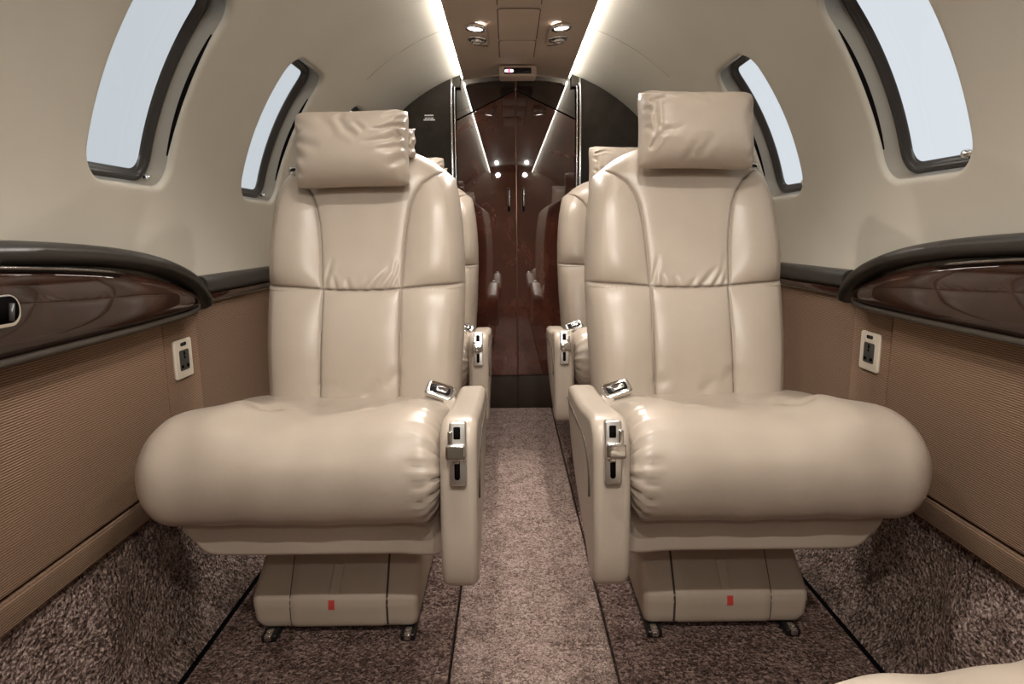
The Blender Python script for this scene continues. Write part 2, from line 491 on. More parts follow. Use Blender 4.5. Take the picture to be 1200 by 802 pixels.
# lit sign at the rear end of the ceiling
sg = empty('lit_sign', (.006, 2.80, 1.5155))
tag(sg, 'small taupe lit sign box above the closet doors', 'sign')
fy = lambda a, b, c: (a, c, b)
obj('housing', prism(rr(.156, .043, .011), 0, .10, .007, 4, fn=fy), CEIL_M, sg)
obj('display', prism(rr(.112, .024, .002), -.0012, .004, 0, fn=lambda a, b, c: (a, c, b - .002)), BLACK_M, sg)
sy = obj('lit_symbol', comb(prism(rr(.036, .011, .005, cx=-.036, cy=-.002), -.002, .001, 0, fn=fy)), SIGN_W, sg)
obj('red_bar', comb(prism(rr(.008, .016, .003, cx=-.036, cy=-.002), -.003, .001, 0, fn=fy)), SIGN_R, sy)

# ------------------------------------------------------------------ rear bulkhead and closet
BY = 3.03
def wing(s):
    p = [(.290, .0), (.80, .0), (.80, 1.2), (.70, 1.32), (.5, 1.45), (.25, 1.56), (.25, 1.5), (.290, 1.5)]
    p = [(s * a, b) for a, b in p]
    if s < 0: p = p[::-1]
    return prism(p, BY - .012, BY + .01, 0, fn=fy)
wl = obj('wall_back', wing(-1), BULK_M, smooth=False); struct(wl, 'dark brown bulkhead panel left of the closet doors with white placard', 'wall')
wr = obj('wall_back_right', wing(1), BULK_M, smooth=False); struct(wr, 'dark brown bulkhead panel right of the closet doors', 'wall')
bars = []
for i, (zc, segs) in enumerate(((1.378, ((-.412, -.372),)), (1.366, ((-.411, -.399), (-.397, -.386), (-.384, -.372))), (1.3585, ((-.417, -.404), (-.402, -.391), (-.389, -.366))))):
    for a, b in segs:
        bars.append(prism(rr(b - a, .0052 if i != 1 else .004, .0005, 2, (a + b) / 2, zc), BY - .0135, BY - .0115, 0, fn=fy))
pl = obj('placard', comb(*bars), WHITE_M, smooth=False)
tag(pl, 'tiny white three line placard on the dark left bulkhead', 'placard')
for s, side, k in ((-1, 'left', 4), (1, 'right', 5)):
    pts = smooth_path([(s * .288, BY - .016, .02), (s * .290, BY - .016, .6), (s * .291, BY - .016, 1.2), (s * .290, BY - .016, 1.45), (s * .286, BY - .016, 1.535)], 40)
    o = obj('trim_%d' % k, comb(tube(pts, .006, .006, 10, up=(0, 1, 0)), tube(pts + np.array([-s * .014, .012, 0]), .004, .006, 8, up=(0, 1, 0))), CHROME)
    struct(o, 'slim vertical chrome trim at the %s edge of the closet' % side, 'trim')
DY = 3.06
fdoor = lambda a, b, c: (a, c, b)
for s, side, k in ((-1, 'left', 1), (1, 'right', 2)):
    p = [(s * .0022, .166), (s * .300, .166), (s * .300, 1.3465), (s * .0022, 1.4885)]
    if s < 0: p = p[::-1]
    d = obj('door_%d' % k, prism(p, DY, DY + .02, .0015, 2, fn=fdoor), WOOD_DOOR, smooth=False)
    struct(d, '%s glossy reddish brown burl closet door' % side, 'door')
    hx = s * .034 - .002
    h = obj('door_handle', prism(rr(.017, .112, .0075, 6, hx, 1.003), DY - .004, DY + .002, .002, 3, fn=fy), simple('handle_bronze_%s' % side, (.10, .08, .065), .3, metal=.8), d)
    obj('handle_recess', prism(rr(.011, .104, .005, 6, hx, 1.003), DY - .0048, DY, .0, 3, fn=fy), VOID_M, h)
    obj('handle_grip', prism(rr(.006, .075, .003, 5, hx + .002, 1.012), DY - .0095, DY - .002, .002, 3, fn=fy), CHROME, h)
    # header panel above the sloping door top
    p = [(s * .0022, 1.494), (s * .300, 1.352), (s * .300, 1.60), (s * .0022, 1.60)]
    if s < 0: p = p[::-1]
    hd = obj('trim_%d' % (5 + k), prism(p, DY - .002, DY + .02, .0015, 2, fn=fdoor), WOOD_HEAD, smooth=False)
    struct(hd, 'dark burl header panel above the %s closet door' % side, 'trim')
# centre bead and backing
struct(obj('trim_8', comb(prism(rr(.006, 1.33, .002, 3, 0, .83), DY - .003, DY + .01, .001, 2, fn=fy),
                          prism(rr(.010, .05, .002, 3, 0, 1.515), DY - .006, DY, .001, 2, fn=fy)),
           simple('bead_bronze', (.22, .14, .105), .25, metal=.8)), 'thin bronze bead between the two closet doors', 'trim')
struct(obj('closet_backing', prism([(-.31, 0), (.31, 0), (.31, 1.6), (-.31, 1.6)], DY + .021, DY + .03, fn=fy), VOID_M, smooth=False), 'dark closet backing behind the doors', 'wall')
for s, side in ((-1, 'left'), (1, 'right')):
    p = [(s * .0008, .0), (s * .300, .0), (s * .300, .163), (s * .0008, .163)]
    if s < 0: p = p[::-1]
    struct(obj('baseboard_back_%s' % side, prism(p, DY + .004 + (.003 if s < 0 else 0), DY + .02, .0008, 2, fn=fy), KICK_M), 'dark kick plate below the %s closet door' % side, 'baseboard')
# front end of the cabin, behind the camera
struct(obj('wall_front', prism([(-.8, 0), (.8, 0), (.8, 1.6), (-.8, 1.6)], YF - .02, YF, fn=fy), SHELL_M, smooth=False), 'plain cream cabin end wall behind the camera', 'wall')

# ------------------------------------------------------------------ floor
AX, GX = .163, .685
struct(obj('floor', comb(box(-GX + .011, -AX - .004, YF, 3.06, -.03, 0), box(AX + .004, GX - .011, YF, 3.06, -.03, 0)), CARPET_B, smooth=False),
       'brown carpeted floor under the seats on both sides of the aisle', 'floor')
struct(obj('floor_base', box(-.82, .82, YF, 3.2, -.06, -.032), VOID_M, smooth=False), 'dark floor joints between the carpet sections', 'floor')
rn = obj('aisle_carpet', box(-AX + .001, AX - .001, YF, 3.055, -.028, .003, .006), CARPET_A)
tag(rn, 'light brown carpet runner down the middle aisle', 'carpet')
rng = np.random.RandomState(4)
for s, side in ((-1, 'left'), (1, 'right')):
    ys = np.linspace(YF, 3.05, 150); vs = np.linspace(0, 1, 26)
    P = np.zeros((len(ys), len(vs), 3))
    prof = smooth_path([(GX + .006, -.006), (GX + .008, .001), (.704, .007), (.725, .028), (.746, .075), (.764, .15), (.778, .23), (.785, .292)], len(vs))
    for i, y in enumerate(ys):
        for j, v in enumerate(vs):
            x, z = prof[j]
            w = math.sin(PI * min(1, max(0, (v - .15) / .85))) ** 1.0
            b = .010 * math.sin(y * 9.0 + 1.3 * s + 3 * v) * math.sin(y * 4.1 + .7) + .012 * math.exp(-((y - 1.02 - .25 * (v - .5)) / .05) ** 2) + .006 * math.sin(y * 23 + 5 * v)
            P[i, j] = (s * (x - w * b), y, z + w * b * .3)
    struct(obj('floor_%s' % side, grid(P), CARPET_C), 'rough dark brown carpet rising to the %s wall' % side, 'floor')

# ------------------------------------------------------------------ lower side walls
def fwall(s): return lambda a, b, c: (s * c, a, b)        # polygon in (Y, z), extruded in |x|
for s, side in ((-1, 'left'), (1, 'right')):
    zz = np.linspace(.27, .72, 14)
    P = np.array([[(s * (.786 + .006 * math.sin(PI * (z - .27) / .45)), y, z) for z in zz] for y in np.linspace(YF, 3.03, 10)])
    w = obj('wall_lower_%s' % side, grid(P), FABRIC_D)
    struct(w, 'brown woven fabric lower wall on the %s side' % side, 'wall')
    # woven panel ahead of the outlet, with a rounded end
    def slab(y0, y1, z0, z1, x, t, r):
        poly = rr(y1 - y0, z1 - z0, r, 4, (y0 + y1) / 2, (z0 + z1) / 2)
        if s < 0: poly = poly
        return prism(poly, -(x + t), -x, 0, 4, fn=lambda a, b, c: (s * -c, a, b), r2=r * .8)
    pa = obj('wall_panel_%s' % side, slab(YF + .01, 1.338, .336, .72, .769, .02, .012), FABRIC, angle=50)
    struct(pa, 'large brown woven fabric panel below the armrest ledge on the %s' % side, 'wall')
    pb = obj('wall_panel_outlet_%s' % side, slab(1.352, 1.500, .336, .72, .7785, .012, .004), FABRIC, angle=50)
    struct(pb, 'narrow woven fabric panel carrying the power outlet on the %s' % side, 'wall')
    bb = obj('baseboard_%s' % side, slab(YF + .01, 3.0, .288, .333, .765, .02, .007), FABRIC_D, angle=50)
    struct(bb, 'brown fabric covered baseboard strip along the %s wall' % side, 'baseboard')

    # power outlet
    oy, oz = 1.419, .579
    ou = empty('power_outlet', (s * .7785, oy, oz))
    tag(ou, 'ivory power outlet plate on the %s wall' % side, 'outlet', 'wall power outlets')
    fo = lambda a, b, c: (-s * c, a, b)
    sk = lambda poly: poly
    obj('plate', prism(rr(.076, .088, .006, 5), 0, .006, 0, 4, fn=fo, r2=.0025), PLATE_M, ou)
    so = obj('socket', prism(rr(.042, .046, .004, 4, 0, -.003), .004, .0068, 0, fn=fo, r2=.0008), simple('socket_grey_%s' % side, (.045, .043, .04), .4), ou)
    obj('socket_holes', comb(*[prism(rr(w_, h_, .0015, 3, a_, b_), .0066, .0071, 0, fn=fo) for w_, h_, a_, b_ in
                               ((.007, .009, 0, .012), (.006, .006, .001, .003), (.011, .007, -.012, -.017), (.011, .007, .012, -.017))]), VOID_M, so)
    obj('indicator_window', prism(rr(.026, .008, .004, 4, 0, .033), .0055, .0066, 0, fn=fo), BLACK_M, ou)

    # armrest ledge : padded rail + burl panel + lower lip
    lg = empty('armrest_ledge', (s * .75, 0.2, .70))
    tag(lg, 'dark armrest ledge with glossy burl panel on the %s wall' % side, 'armrest ledge', 'side wall armrest ledges')
    off = Vector((s * .75, .2, .70))
    Y = np.r_[np.linspace(.27, 1.2, 24)[:-1], 1.2 + .305 * np.sin(np.linspace(0, PI / 2, 34))]
    zt = np.interp(Y, [-2, .5, .88, 1.0, 1.1, 1.2, 1.3, 1.38, 1.44, 1.48, 1.505], [.818, .818, .811, .803, .794, .781, .763, .745, .728, .713, .700])
    zt = zt - .002 * np.clip((1.5 - Y) / .1, 0, 1)
    zb = np.interp(Y, [-2, 1.2, 1.4, 1.46, 1.49, 1.505], [.685, .684, .686, .690, .695, .699])
    xf = np.interp(Y, [-2, 1.2, 1.36, 1.42, 1.46, 1.49, 1.505], [.729, .730, .735, .741, .750, .763, .776])
    vs = np.linspace(0, 1, 14)
    P = np.zeros((len(Y), 18, 3))
    for i in range(len(Y)):
        h = zt[i] - zb[i]
        row = [(.79, zb[i] - .001), (xf[i] + .008, zb[i] - .001)]
        for v in np.linspace(0, 1, 14):
            row.append((xf[i] + .010 * (2 * v - 1) ** 4 - .003 * (1 - (2 * v - 1) ** 2), zb[i] + h * v))
        row += [(xf[i] + .016, zt[i] + .003), (.79, zt[i] + .004)]
        for j, (x, z) in enumerate(row): P[i, j] = (s * x - off.x, Y[i] - off.y, z - off.z)
    v, f = grid(P); f.append(tuple(range((len(Y) - 1) * 18, len(Y) * 18))); f.append(tuple(range(18))[::-1])
    obj('burl_panel', (v, f), WOOD, lg, angle=60)
    lip = np.array([(s * (xf[i] + .004) - off.x, Y[i] - off.y, zb[i] - .004 - off.z) for i in range(len(Y))])
    obj('lower_lip', tube(lip, .007, .006, 8), LIP_M, lg)
    # bright top edge strip
    k1 = np.where(Y < 1.17)[0]
    top = np.array([(s * (xf[i] + .003) - off.x, Y[i] - off.y, zt[i] + .001 - off.z) for i in k1])
    obj('edge_strip', tube(top, .003, .0028, 8), simple('edge_strip_%s' % side, (.2, .18, .16), .12, metal=.8), lg)
    # padded rail
    Yr = np.r_[np.linspace(.27, 1.2, 26)[:-1], 1.2 + .345 * np.sin(np.linspace(0, PI / 2, 40))]
    zr = np.interp(Yr, [-2, .6, .9, 1.0, 1.13, 1.22, 1.30, 1.37, 1.43, 1.48, 1.515, 1.545], [.850, .850, .848, .8445, .836, .826, .813, .797, .779, .757, .735, .71])
    xr = np.interp(Yr, [-2, 1.3, 1.42, 1.48, 1.52, 1.545], [.750, .750, .756, .762, .770, .780])
    zz_ = np.interp(np.linspace(Yr[0], Yr[-1], 200), Yr, zr); zz_ = np.convolve(np.r_[[zz_[0]] * 9, zz_, 2 * zz_[-1] - zz_[-2:-11:-1]], np.ones(19) / 19, 'valid'); zr2 = np.interp(Yr, np.linspace(Yr[0], Yr[-1], 200), zz_)
    path = np.stack([s * (xr + .006) - off.x, Yr - off.y, zr2 - .0185 - off.z], 1)
    obj('padded_rail', tube(path, .028, .0185, 20), VINYL_M, lg)
    # recessed latch in the burl panel
    rc = obj('latch_recess', prism(rr(.120, .044, .020, 8, .835 - off.y, .752 - off.z), -(.7268), -(.7235), .001, 3, fn=lambda a, b, c: (s * -c - off.x, a, b)), STEEL, lg)
    obj('recess_opening', prism(rr(.112, .037, .017, 8, .835 - off.y, .7535 - off.z), -.7240, -.7228, 0, fn=lambda a, b, c: (s * -c - off.x, a, b)), VOID_M, rc)
    obj('latch_lever', tube([(s * .7215 - off.x, .872 - off.y, .738 - off.z), (s * .7205 - off.x, .876 - off.y, .762 - off.z)], .004, .003, 8, up=(0, 1, 0)), simple('lever_grey_%s' % side, (.12, .12, .12), .3, metal=.5), rc)

    # slim dark ledge behind the armrest ledge
    sl = empty('window_ledge', (s * .78, 2.25, .70))
    tag(sl, 'slim dark ledge running along the %s wall behind the seat' % side, 'ledge', 'slim wall ledges')
    obj('ledge_rail', prism(smooth_path([(.792, .712), (.770, .714), (.762, .726), (.764, .744), (.774, .754), (.792, .757)], 20).tolist()[::-1] if False else
                            [(-q[0], q[1]) for q in smooth_path([(.792, .712), (.770, .714), (.762, .726), (.764, .744), (.774, .754), (.792, .757)], 20)][::1],
                            1.538, 3.015, 0, fn=lambda a, b, c: (s * -a - s * .78, c - 2.25, b - .70)), VINYL_M, sl, angle=50)
    obj('ledge_strip', box(min(s * .770, s * .79) - s * .78, max(s * .770, s * .79) - s * .78, 1.538 - 2.25, 3.015 - 2.25, .694 - .70, .711 - .70, .004), WOOD, sl)

# ------------------------------------------------------------------ seats
S0, YS = .42, 1.45
def make_seat(m, name, head, arm=True, fold=False):
    root = empty(name, (m * S0, YS, 0))
    T = lambda s, y, z: (m * (s - S0), y - YS, z)
    # ---------------- backrest
    NA, NT = 230, 300
    a = np.sin(PI / 2 * np.linspace(-1, 1, NA)) * .55 + np.linspace(-1, 1, NA) * .45
    t = np.linspace(0, 1, NT); t = .6 * t + .4 * np.sin(PI / 2 * t)
    A, TT = np.meshgrid(a, t, indexing='ij')
    ztop = 1.066 - .078 * np.abs(A) ** 3.0
    zb = .42
    Z = zb + TT * (ztop - zb)
    W = np.interp(Z, [.42, .6, .72, .80, .87, .92, .96, 1.0, 1.07], [.226, .236, .240, .239, .2345, .229, .222, .212, .203])
    X = A * W
    Wc = A * .24
    e = (1 - np.abs(A) ** 6.5) ** .5 * np.sqrt(np.clip(1 - TT ** 22, 0, 1))
    rim = 1.525 + .28 * (Z - .48)
    p = np.abs(X)
    S1 = [(.094, .722), (.096, .77), (.099, .82), (.104, .87), (.112, .915), (.123, .944), (.142, .972), (.168, .992), (.195, 1.004), (.225, 1.010)]
    S2 = [(0, .7195), (.06, .721), (.092, .7235), (.16, .729), (.25, .733)]
    S3 = [(.0915, .40), (.0915, .7235)]
    d1, _ = dseg(p, Z, S1); d2, _ = dseg(p, Z, S2); d3, _ = dseg(p, Z, S3)
    # inside bolster?
    s1 = np.array(S1); zb_at = np.interp(p, s1[:, 0], s1[:, 1], left=.0, right=1.012)
    bol = (p > .094) & (Z > .722) & (Z < zb_at)
    z2 = np.interp(p, [q[0] for q in S2], [q[1] for q in S2])
    low = Z < z2
    dmin = np.minimum(np.minimum(d1, d2), d3)
    disp = .008 * (1 - np.exp(-d1 / .014)) * (1 - np.exp(-d2 / .014)) * (1 - np.exp(-d3 / .014)) - .0055 * np.exp(-(dmin / .0026) ** 2)
    db = np.minimum(d1, d2)
    disp += np.where(bol, .022 * (1 - np.exp(-(d1 / .050) ** 1.5)) * (1 - np.exp(-(d2 / .035) ** 1.2)), 0)
    disp += np.where(low & (p > .0915), .013 * (1 - np.exp(-(d3 / .055) ** 1.5)) * (1 - np.exp(-(d2 / .05) ** 1.2)), 0)
    disp += np.where(low & (p <= .0915), .006 * (1 - np.exp(-(d2 / .05))), 0)
    disp += .012 * np.exp(-((Z - .60) / .13) ** 2)
    disp -= .006 * np.exp(-((Z - .88) / .1) ** 2) * np.exp(-(p / .085) ** 4)
    # soft creases above the cross seam
    for q, w_, dp in ([(-.088, .730), (-.078, .765), (-.07, .80)], .006, .0032), ([(-.062, .726), (-.068, .76)], .005, .0026), ([(-.03, .724), (-.036, .752)], .006, .002), \
            ([(.028, .724), (.048, .748), (.075, .775)], .007, .0034), ([(.058, .726), (.078, .758), (.088, .80)], .005, .003), ([(.082, .730), (.09, .765)], .004, .002), ([(.0, .723), (.02, .745)], .006, .0022):
        disp += np.where(~bol & ~low, crease(X * m, Z, q, w_, dp), 0)
    for q in ([(-.085, .505), (-.05, .52)], [(.085, .53), (.06, .5)], [(.02, .49), (.05, .52)]):
        disp += np.where(low, crease(X * m, Z, q, .012, .002), 0)
    Yf = rim - .074 * e - disp * np.clip(e * 1.3, 0, 1)
    Yb = rim + .055 * e
    C = .388
    Pf = np.stack([m * (C + X - S0), Yf - YS, Z], -1); Pb = np.stack([m * (C + X - S0), Yb - YS, Z], -1)
    Pb = Pb[::5][:, ::6] if False else Pb
    Pb = Pb[np.r_[0:NA:5, NA - 1]][:, np.r_[0:NT:6, NT - 1]]
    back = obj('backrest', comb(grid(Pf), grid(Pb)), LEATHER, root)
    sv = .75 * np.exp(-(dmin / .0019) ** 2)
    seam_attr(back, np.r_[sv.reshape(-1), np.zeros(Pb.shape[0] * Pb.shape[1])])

    # ---------------- headrest pillow
    hs, hy, hz, tilt, hw, hh, cre, rollv = head
    na, nb = 130, 96
    a = np.sin(PI / 2 * np.linspace(-1, 1, na)); b = np.sin(PI / 2 * np.linspace(-1, 1, nb))
    A, B = np.meshgrid(a, b, indexing='ij')
    X = A * hw * (1 - .035 * (1 - B ** 2)) ; Zp = B * hh * (1 - .05 * (1 - A ** 2))
    # rounded corners
    k = np.clip((np.abs(A) - .80) / .20, 0, 1) * np.clip((np.abs(B) - .74) / .26, 0, 1)
    X *= 1 - .030 * k; Zp *= 1 - .05 * k
    e = (1 - np.abs(A) ** 5) ** .5 * (1 - np.abs(B) ** 4) ** .5
    D = .066 * e * (1 - .25 * B * B)
    U, V = (A * m * 1 + 1) / 2, (1 - B) / 2
    U = (m * A + 1) / 2
    for q, w_, dp, tp in cre:
        D += crease(U * hw * 2, V * hh * 2, [(x * hw * 2, y * hh * 2) for x, y in q], w_, dp, tp) * np.clip(e * 1.6, 0, 1)
    ca, sa = math.cos(tilt), math.sin(tilt)
    cr, sr = math.cos(rollv * m), math.sin(rollv * m)
    def place(Xl, Dl, Zl):
        x = Xl * cr - Zl * sr; z = Xl * sr + Zl * cr
        y = -Dl
        return np.stack([m * (hs + x - S0), hy + y * ca + z * sa - YS, hz + z * ca - y * sa], -1)
    hr = obj('headrest', comb(grid(place(X, D, Zp)), grid(place(X, -.055 * e, Zp))), LEATHER, root, merge=.0002)
    # folded cover ends gathered behind the pillow, on its inboard side
    na, nb = 40, 30
    A, B = np.meshgrid(np.linspace(-1, 1, na), np.linspace(-1, 1, nb), indexing='ij')
    e = np.clip(1 - np.abs(A) ** 4, 0, 1) ** .5 * np.clip(1 - np.abs(B) ** 4, 0, 1) ** .5
    Xl = A * .030; Zl = B * .036
    Dl = .03 * e * (1 + .16 * np.sin(9 * B + 5 * A) + .08 * np.sin(15 * B - 6 * A))
    def place2(Xl, Dl, Zl): return np.stack([m * (hs - hw + .026 + Xl * (1 + .06 * np.sin(7 * B)) - S0), hy + .055 - Dl + Zl * sa - YS, hz + .020 + Zl * ca], -1)
    if fold: obj('headrest_cover_fold', comb(grid(place2(Xl, Dl, Zl)), grid(place2(Xl, -Dl, Zl))), LEATHER, hr, merge=.0002)

    # ---------------- seat cushion
    sec = smooth_path([(1.50, .415), (1.50, .468), (1.42, .482), (1.33, .493), (1.24, .510), (1.16, .527), (1.10, .532), (1.045, .517), (1.010, .482), (.999, .441), (1.006, .397), (1.033, .361), (1.08, .347), (1.2, .355), (1.36, .38)], 150, closed=True)
    NS = 170
    u = np.linspace(0, 1, NS)
    sa_, sb_ = .161, .700
    q = .5 - .5 * np.cos(PI * u); ss = sa_ + (sb_ - sa_) * (.55 * q + .45 * u)
    Ro, Ri = .088, .040
    ko = np.sqrt(np.clip(1 - np.clip(1 - (sb_ - ss) / Ro, 0, 1) ** 2.5, 0, 1)); ki = np.clip(1 - np.clip(1 - (ss - sa_) / Ri, 0, 1) ** 2.4, 0, 1) ** .5
    P = np.zeros((NS, len(sec), 3))
    for i in range(NS):
        kz = ko[i] * (.30 + .70 * ki[i]); ky = (.52 + .48 * ko[i]) * (.90 + .10 * ki[i])
        yy = 1.25 + (sec[:, 0] - 1.25) * ky; zz = .445 + (sec[:, 1] - .445) * kz
        topw = np.clip((sec[:, 1] - .47) / .04, 0, 1) * ko[i] * ki[i]
        zz = zz + topw * (.016 * math.exp(-((ss[i] - .555) / .060) ** 2) + .012 * math.exp(-((ss[i] - .225) / .05) ** 2) - .006 * math.exp(-((ss[i] - .40) / .08) ** 2))
        P[i, :, 0] = ss[i]; P[i, :, 1] = yy; P[i, :, 2] = zz
    du = np.gradient(P, axis=0); dv = (np.roll(P, -1, 1) - np.roll(P, 1, 1))
    nrm = np.cross(du, dv); nrm /= np.linalg.norm(nrm, axis=2)[:, :, None] + 1e-12
    cen = np.array([.42, 1.25, .445])
    if ((P - cen) * nrm).sum() < 0: nrm = -nrm
    arc = np.r_[0, np.cumsum(np.linalg.norm(np.diff(sec, axis=0), axis=1))]
    SS, AR = np.meshgrid(ss, arc, indexing='ij')
    def arc_of(y, z): return arc[np.argmin((sec[:, 0] - y) ** 2 + (sec[:, 1] - z) ** 2)]
    D = np.zeros(SS.shape)
    a0 = arc_of(1.10, .532); a1 = arc_of(1.0, .443); a2 = arc_of(1.03, .372)
    for k, (f_, ln, dp, sl) in enumerate(((.00, .050, .0030, -.012), (.22, .042, .0042, -.006), (.40, .060, .0050, -.004), (.58, .045, .0048, .0), (.76, .056, .0056, .006), (.95, .046, .0050, .010), (1.15, .052, .0048, .014), (1.4, .040, .0036, .016), (1.62, .045, .003, .016))):
        st = a0 + (a1 - a0) * f_
        D += crease(SS, AR, [(sa_ + .004, st), (sa_ + .004 + ln * .5, st + sl * .6), (sa_ + .004 + ln, st + sl)], .0038, dp * 1.6, 'end')
    # Y shaped tuck on the seat top and soft ripples on the roll
    ac = lambda y: arc_of(y, np.interp(y, [1.1, 1.24, 1.42], [.532, .510, .482]))
    for q_, w_, dp in (([(.50, ac(1.16)), (.545, ac(1.25)), (.59, ac(1.36))], .020, .0045), ([(.495, ac(1.16)), (.465, ac(1.26)), (.44, ac(1.40))], .020, .0045),
                       ([(.505, ac(1.17)), (.47, ac(1.145)), (.43, ac(1.14))], .016, .0022), ([(.285, ac(1.17)), (.265, ac(1.27)), (.255, ac(1.42))], .014, .005),
                       ([(.235, ac(1.42)), (.25, ac(1.26)), (.236, ac(1.15)), (.19, ac(1.10))], .004, .0022), ([(.29, ac(1.17)), (.33, ac(1.15))], .010, .004)):
        D += crease(SS, AR, q_, w_, dp, 'end')
    D += .0016 * np.sin(SS * 46 + 9 * AR) * np.sin(SS * 21 - 14 * AR + 1)
    P = P + nrm * D[:, :, None]
    P[:, :, 0] = m * (P[:, :, 0] - S0); P[:, :, 1] -= YS
    v, f = grid(P, cv=True); K = len(sec)
    f.append(tuple(range(K))); f.append(tuple(range((NS - 1) * K, NS * K)))
    cu = obj('seat_cushion', (v, f), LEATHER, root)

    # ---------------- skirt under the cushion
    poly = smooth_path([(.168, .385), (.168, .33), (.168, .272), (.26, .2715), (.40, .2715), (.55, .2715), (.596, .276), (.617, .296), (.636, .32), (.642, .35), (.640, .385), (.5, .392), (.3, .392)], 90, closed=True).tolist()
    area = sum(poly[i][0] * poly[(i + 1) % 90][1] - poly[(i + 1) % 90][0] * poly[i][1] for i in range(90))
    if area < 0: poly = poly[::-1]
    obj('cushion_skirt', prism(poly, 1.088, 1.46, .010, 4, fn=lambda a_, b_, c_: T(a_, c_, b_)), LEATHER, root)

    # ---------------- pedestal
    prof = [(.016, 1.268, .252, .575), (.020, 1.258, .246, .582), (.034, 1.2535, .2435, .592), (.070, 1.2525, .2425, .596), (.085, 1.2555, .2415, .5965), (.17, 1.312, .236, .579), (.30, 1.39, .232, .560)]
    pr = np.array(prof)
    zz = np.r_[np.linspace(.016, .09, 16), np.linspace(.095, .30, 16)]
    def pv(z): return [np.interp(z, pr[:, 0], pr[:, k_]) for k_ in (1, 2, 3)]
    rows = []
    for z in zz:
        y, s0_, s1_ = pv(z)
        c = rr(s1_ - s0_, 1.64 - y, .016, 5, (s0_ + s1_) / 2, (1.64 + y) / 2)
        rows.append([T(a_, b_, z) for a_, b_ in c])
    v, f = grid(np.array(rows), cv=True); n = len(rows[0]); f.append(tuple(range(n))); f.append(tuple(range((len(zz) - 1) * n, len(zz) * n)))
    ped = obj('pedestal', (v, f), LEATHER_BASE, root, angle=50)
    # access panel with rounded rim, following the front of the pedestal
    def strip_panel(s0_, s1_, z0_, z1_, off, r):
        pl_ = rr(s1_ - s0_, z1_ - z0_, r, 5, (s0_ + s1_) / 2, (z0_ + z1_) / 2)
        ns, nz = 20, 26
        A, B = np.meshgrid(np.linspace(-1, 1, ns), np.linspace(-1, 1, nz), indexing='ij')
        X, Zz = (s0_ + s1_) / 2 + A * (s1_ - s0_) / 2, (z0_ + z1_) / 2 + B * (z1_ - z0_) / 2
        k_ = np.clip((1 - np.abs(A)) * (s1_ - s0_) / 2 / r, 0, 1); k2 = np.clip((1 - np.abs(B)) * (z1_ - z0_) / 2 / r, 0, 1)
        e_ = np.sqrt(1 - (1 - k_) ** 2) * np.sqrt(1 - (1 - k2) ** 2)
        yy = np.interp(Zz, pr[:, 0], pr[:, 1]) - off * e_ + .001
        return grid(np.stack([m * (X - S0), yy - YS, Zz], -1))
    gap = obj('panel_gap', strip_panel(.3005, .5195, .0165, .1755, .0026, .002), GROOVE_M, ped)
    pan = obj('access_panel', strip_panel(.306, .5155, .0175, .1715, .0065, .007), LEATHER_BASE, root)
    def on_face(s, z, o_): return T(s, np.interp(z, pr[:, 0], pr[:, 1]) - o_, z)
    tab = []
    for (s_a, z_a), (s_b, z_b) in ((( .413, .148), (.418, .098)),):
        ring1 = []
        for k in range(8):
            f_ = k / 7; s_, z_ = s_a + (s_b - s_a) * f_, z_a + (z_b - z_a) * f_
            hwid = .0115
            ring1.append([on_face(s_ - hwid, z_, .0075), on_face(s_ - hwid + .002, z_, .0105), on_face(s_ + hwid - .002, z_, .0105), on_face(s_ + hwid, z_, .0075)])
        v, f = grid(np.array(ring1)); f += [(0, 1, 2, 3), (28, 29, 30, 31)]
        obj('pull_tab', (v, f), TAB_M, pan, smooth=False)
    rt = [[on_face(.4235 + d_ * .0065, z_, .0078) for d_ in (-1, 1)] for z_ in (.086, .079, .072, .066)]
    obj('red_tag', grid(np.array(rt)), RED_M, pan, smooth=False)
    # rail clamps at the floor
    for s_ in (.262, .556):
        ft = obj('rail_clamp', comb(box(-.016, .016, -.03, .10, 0.0005, .017, .004)), BLACK_M, root, loc=T(s_, 1.26, 0))
        obj('clamp_bolt', comb(box(-.0075, .0075, -.036, -.004, .006, .020, .004), prism(circ(.0055, 14, .0, -.022), .018, .023, .001, 2)), CHROME, ft)

    # ---------------- inboard arm
    if arm:
        pts = [(1.475, .462), (1.468, .492), (1.44, .502), (1.34, .508), (1.22, .519), (1.12, .534), (1.065, .541), (1.032, .535), (1.010, .510), (1.000, .465), (.990, .40), (.984, .33), (.987, .285), (1.0, .262), (1.03, .2545), (1.075, .266), (1.13, .285), (1.21, .305), (1.31, .336), (1.40, .385), (1.45, .43)]
        poly = smooth_path(pts, 120, closed=True).tolist()
        ar_ = sum(poly[i][0] * poly[(i + 1) % 120][1] - poly[(i + 1) % 120][0] * poly[i][1] for i in range(120))
        if ar_ < 0: poly = poly[::-1]
        am = obj('armrest', prism(poly, .096, .158, .015, 6, fn=lambda a_, b_, c_: T(c_, a_, b_)), LEATHER, root)
        # recline latch plate on the arm front
        pm = T(.126, 1.0, .497)
        lp = obj('latch_plate', prism(rr(.028, .104, .005, 5), -.005, .010, 0, 3, fn=lambda a_, b_, c_: (a_, -c_, b_), r2=.002), STEEL, am, loc=pm, rot=(R(-9), 0, 0))
        obj('latch_slot', prism(rr(.009, .036, .004, 5, -.001, -.024), .010, .0112, 0, fn=lambda a_, b_, c_: (a_, -c_, b_)), VOID_M, lp)
        obj('latch_slot', prism(rr(.011, .020, .002, 5, -.001, .034), .010, .0112, 0, fn=lambda a_, b_, c_: (a_, -c_, b_)), VOID_M, lp)
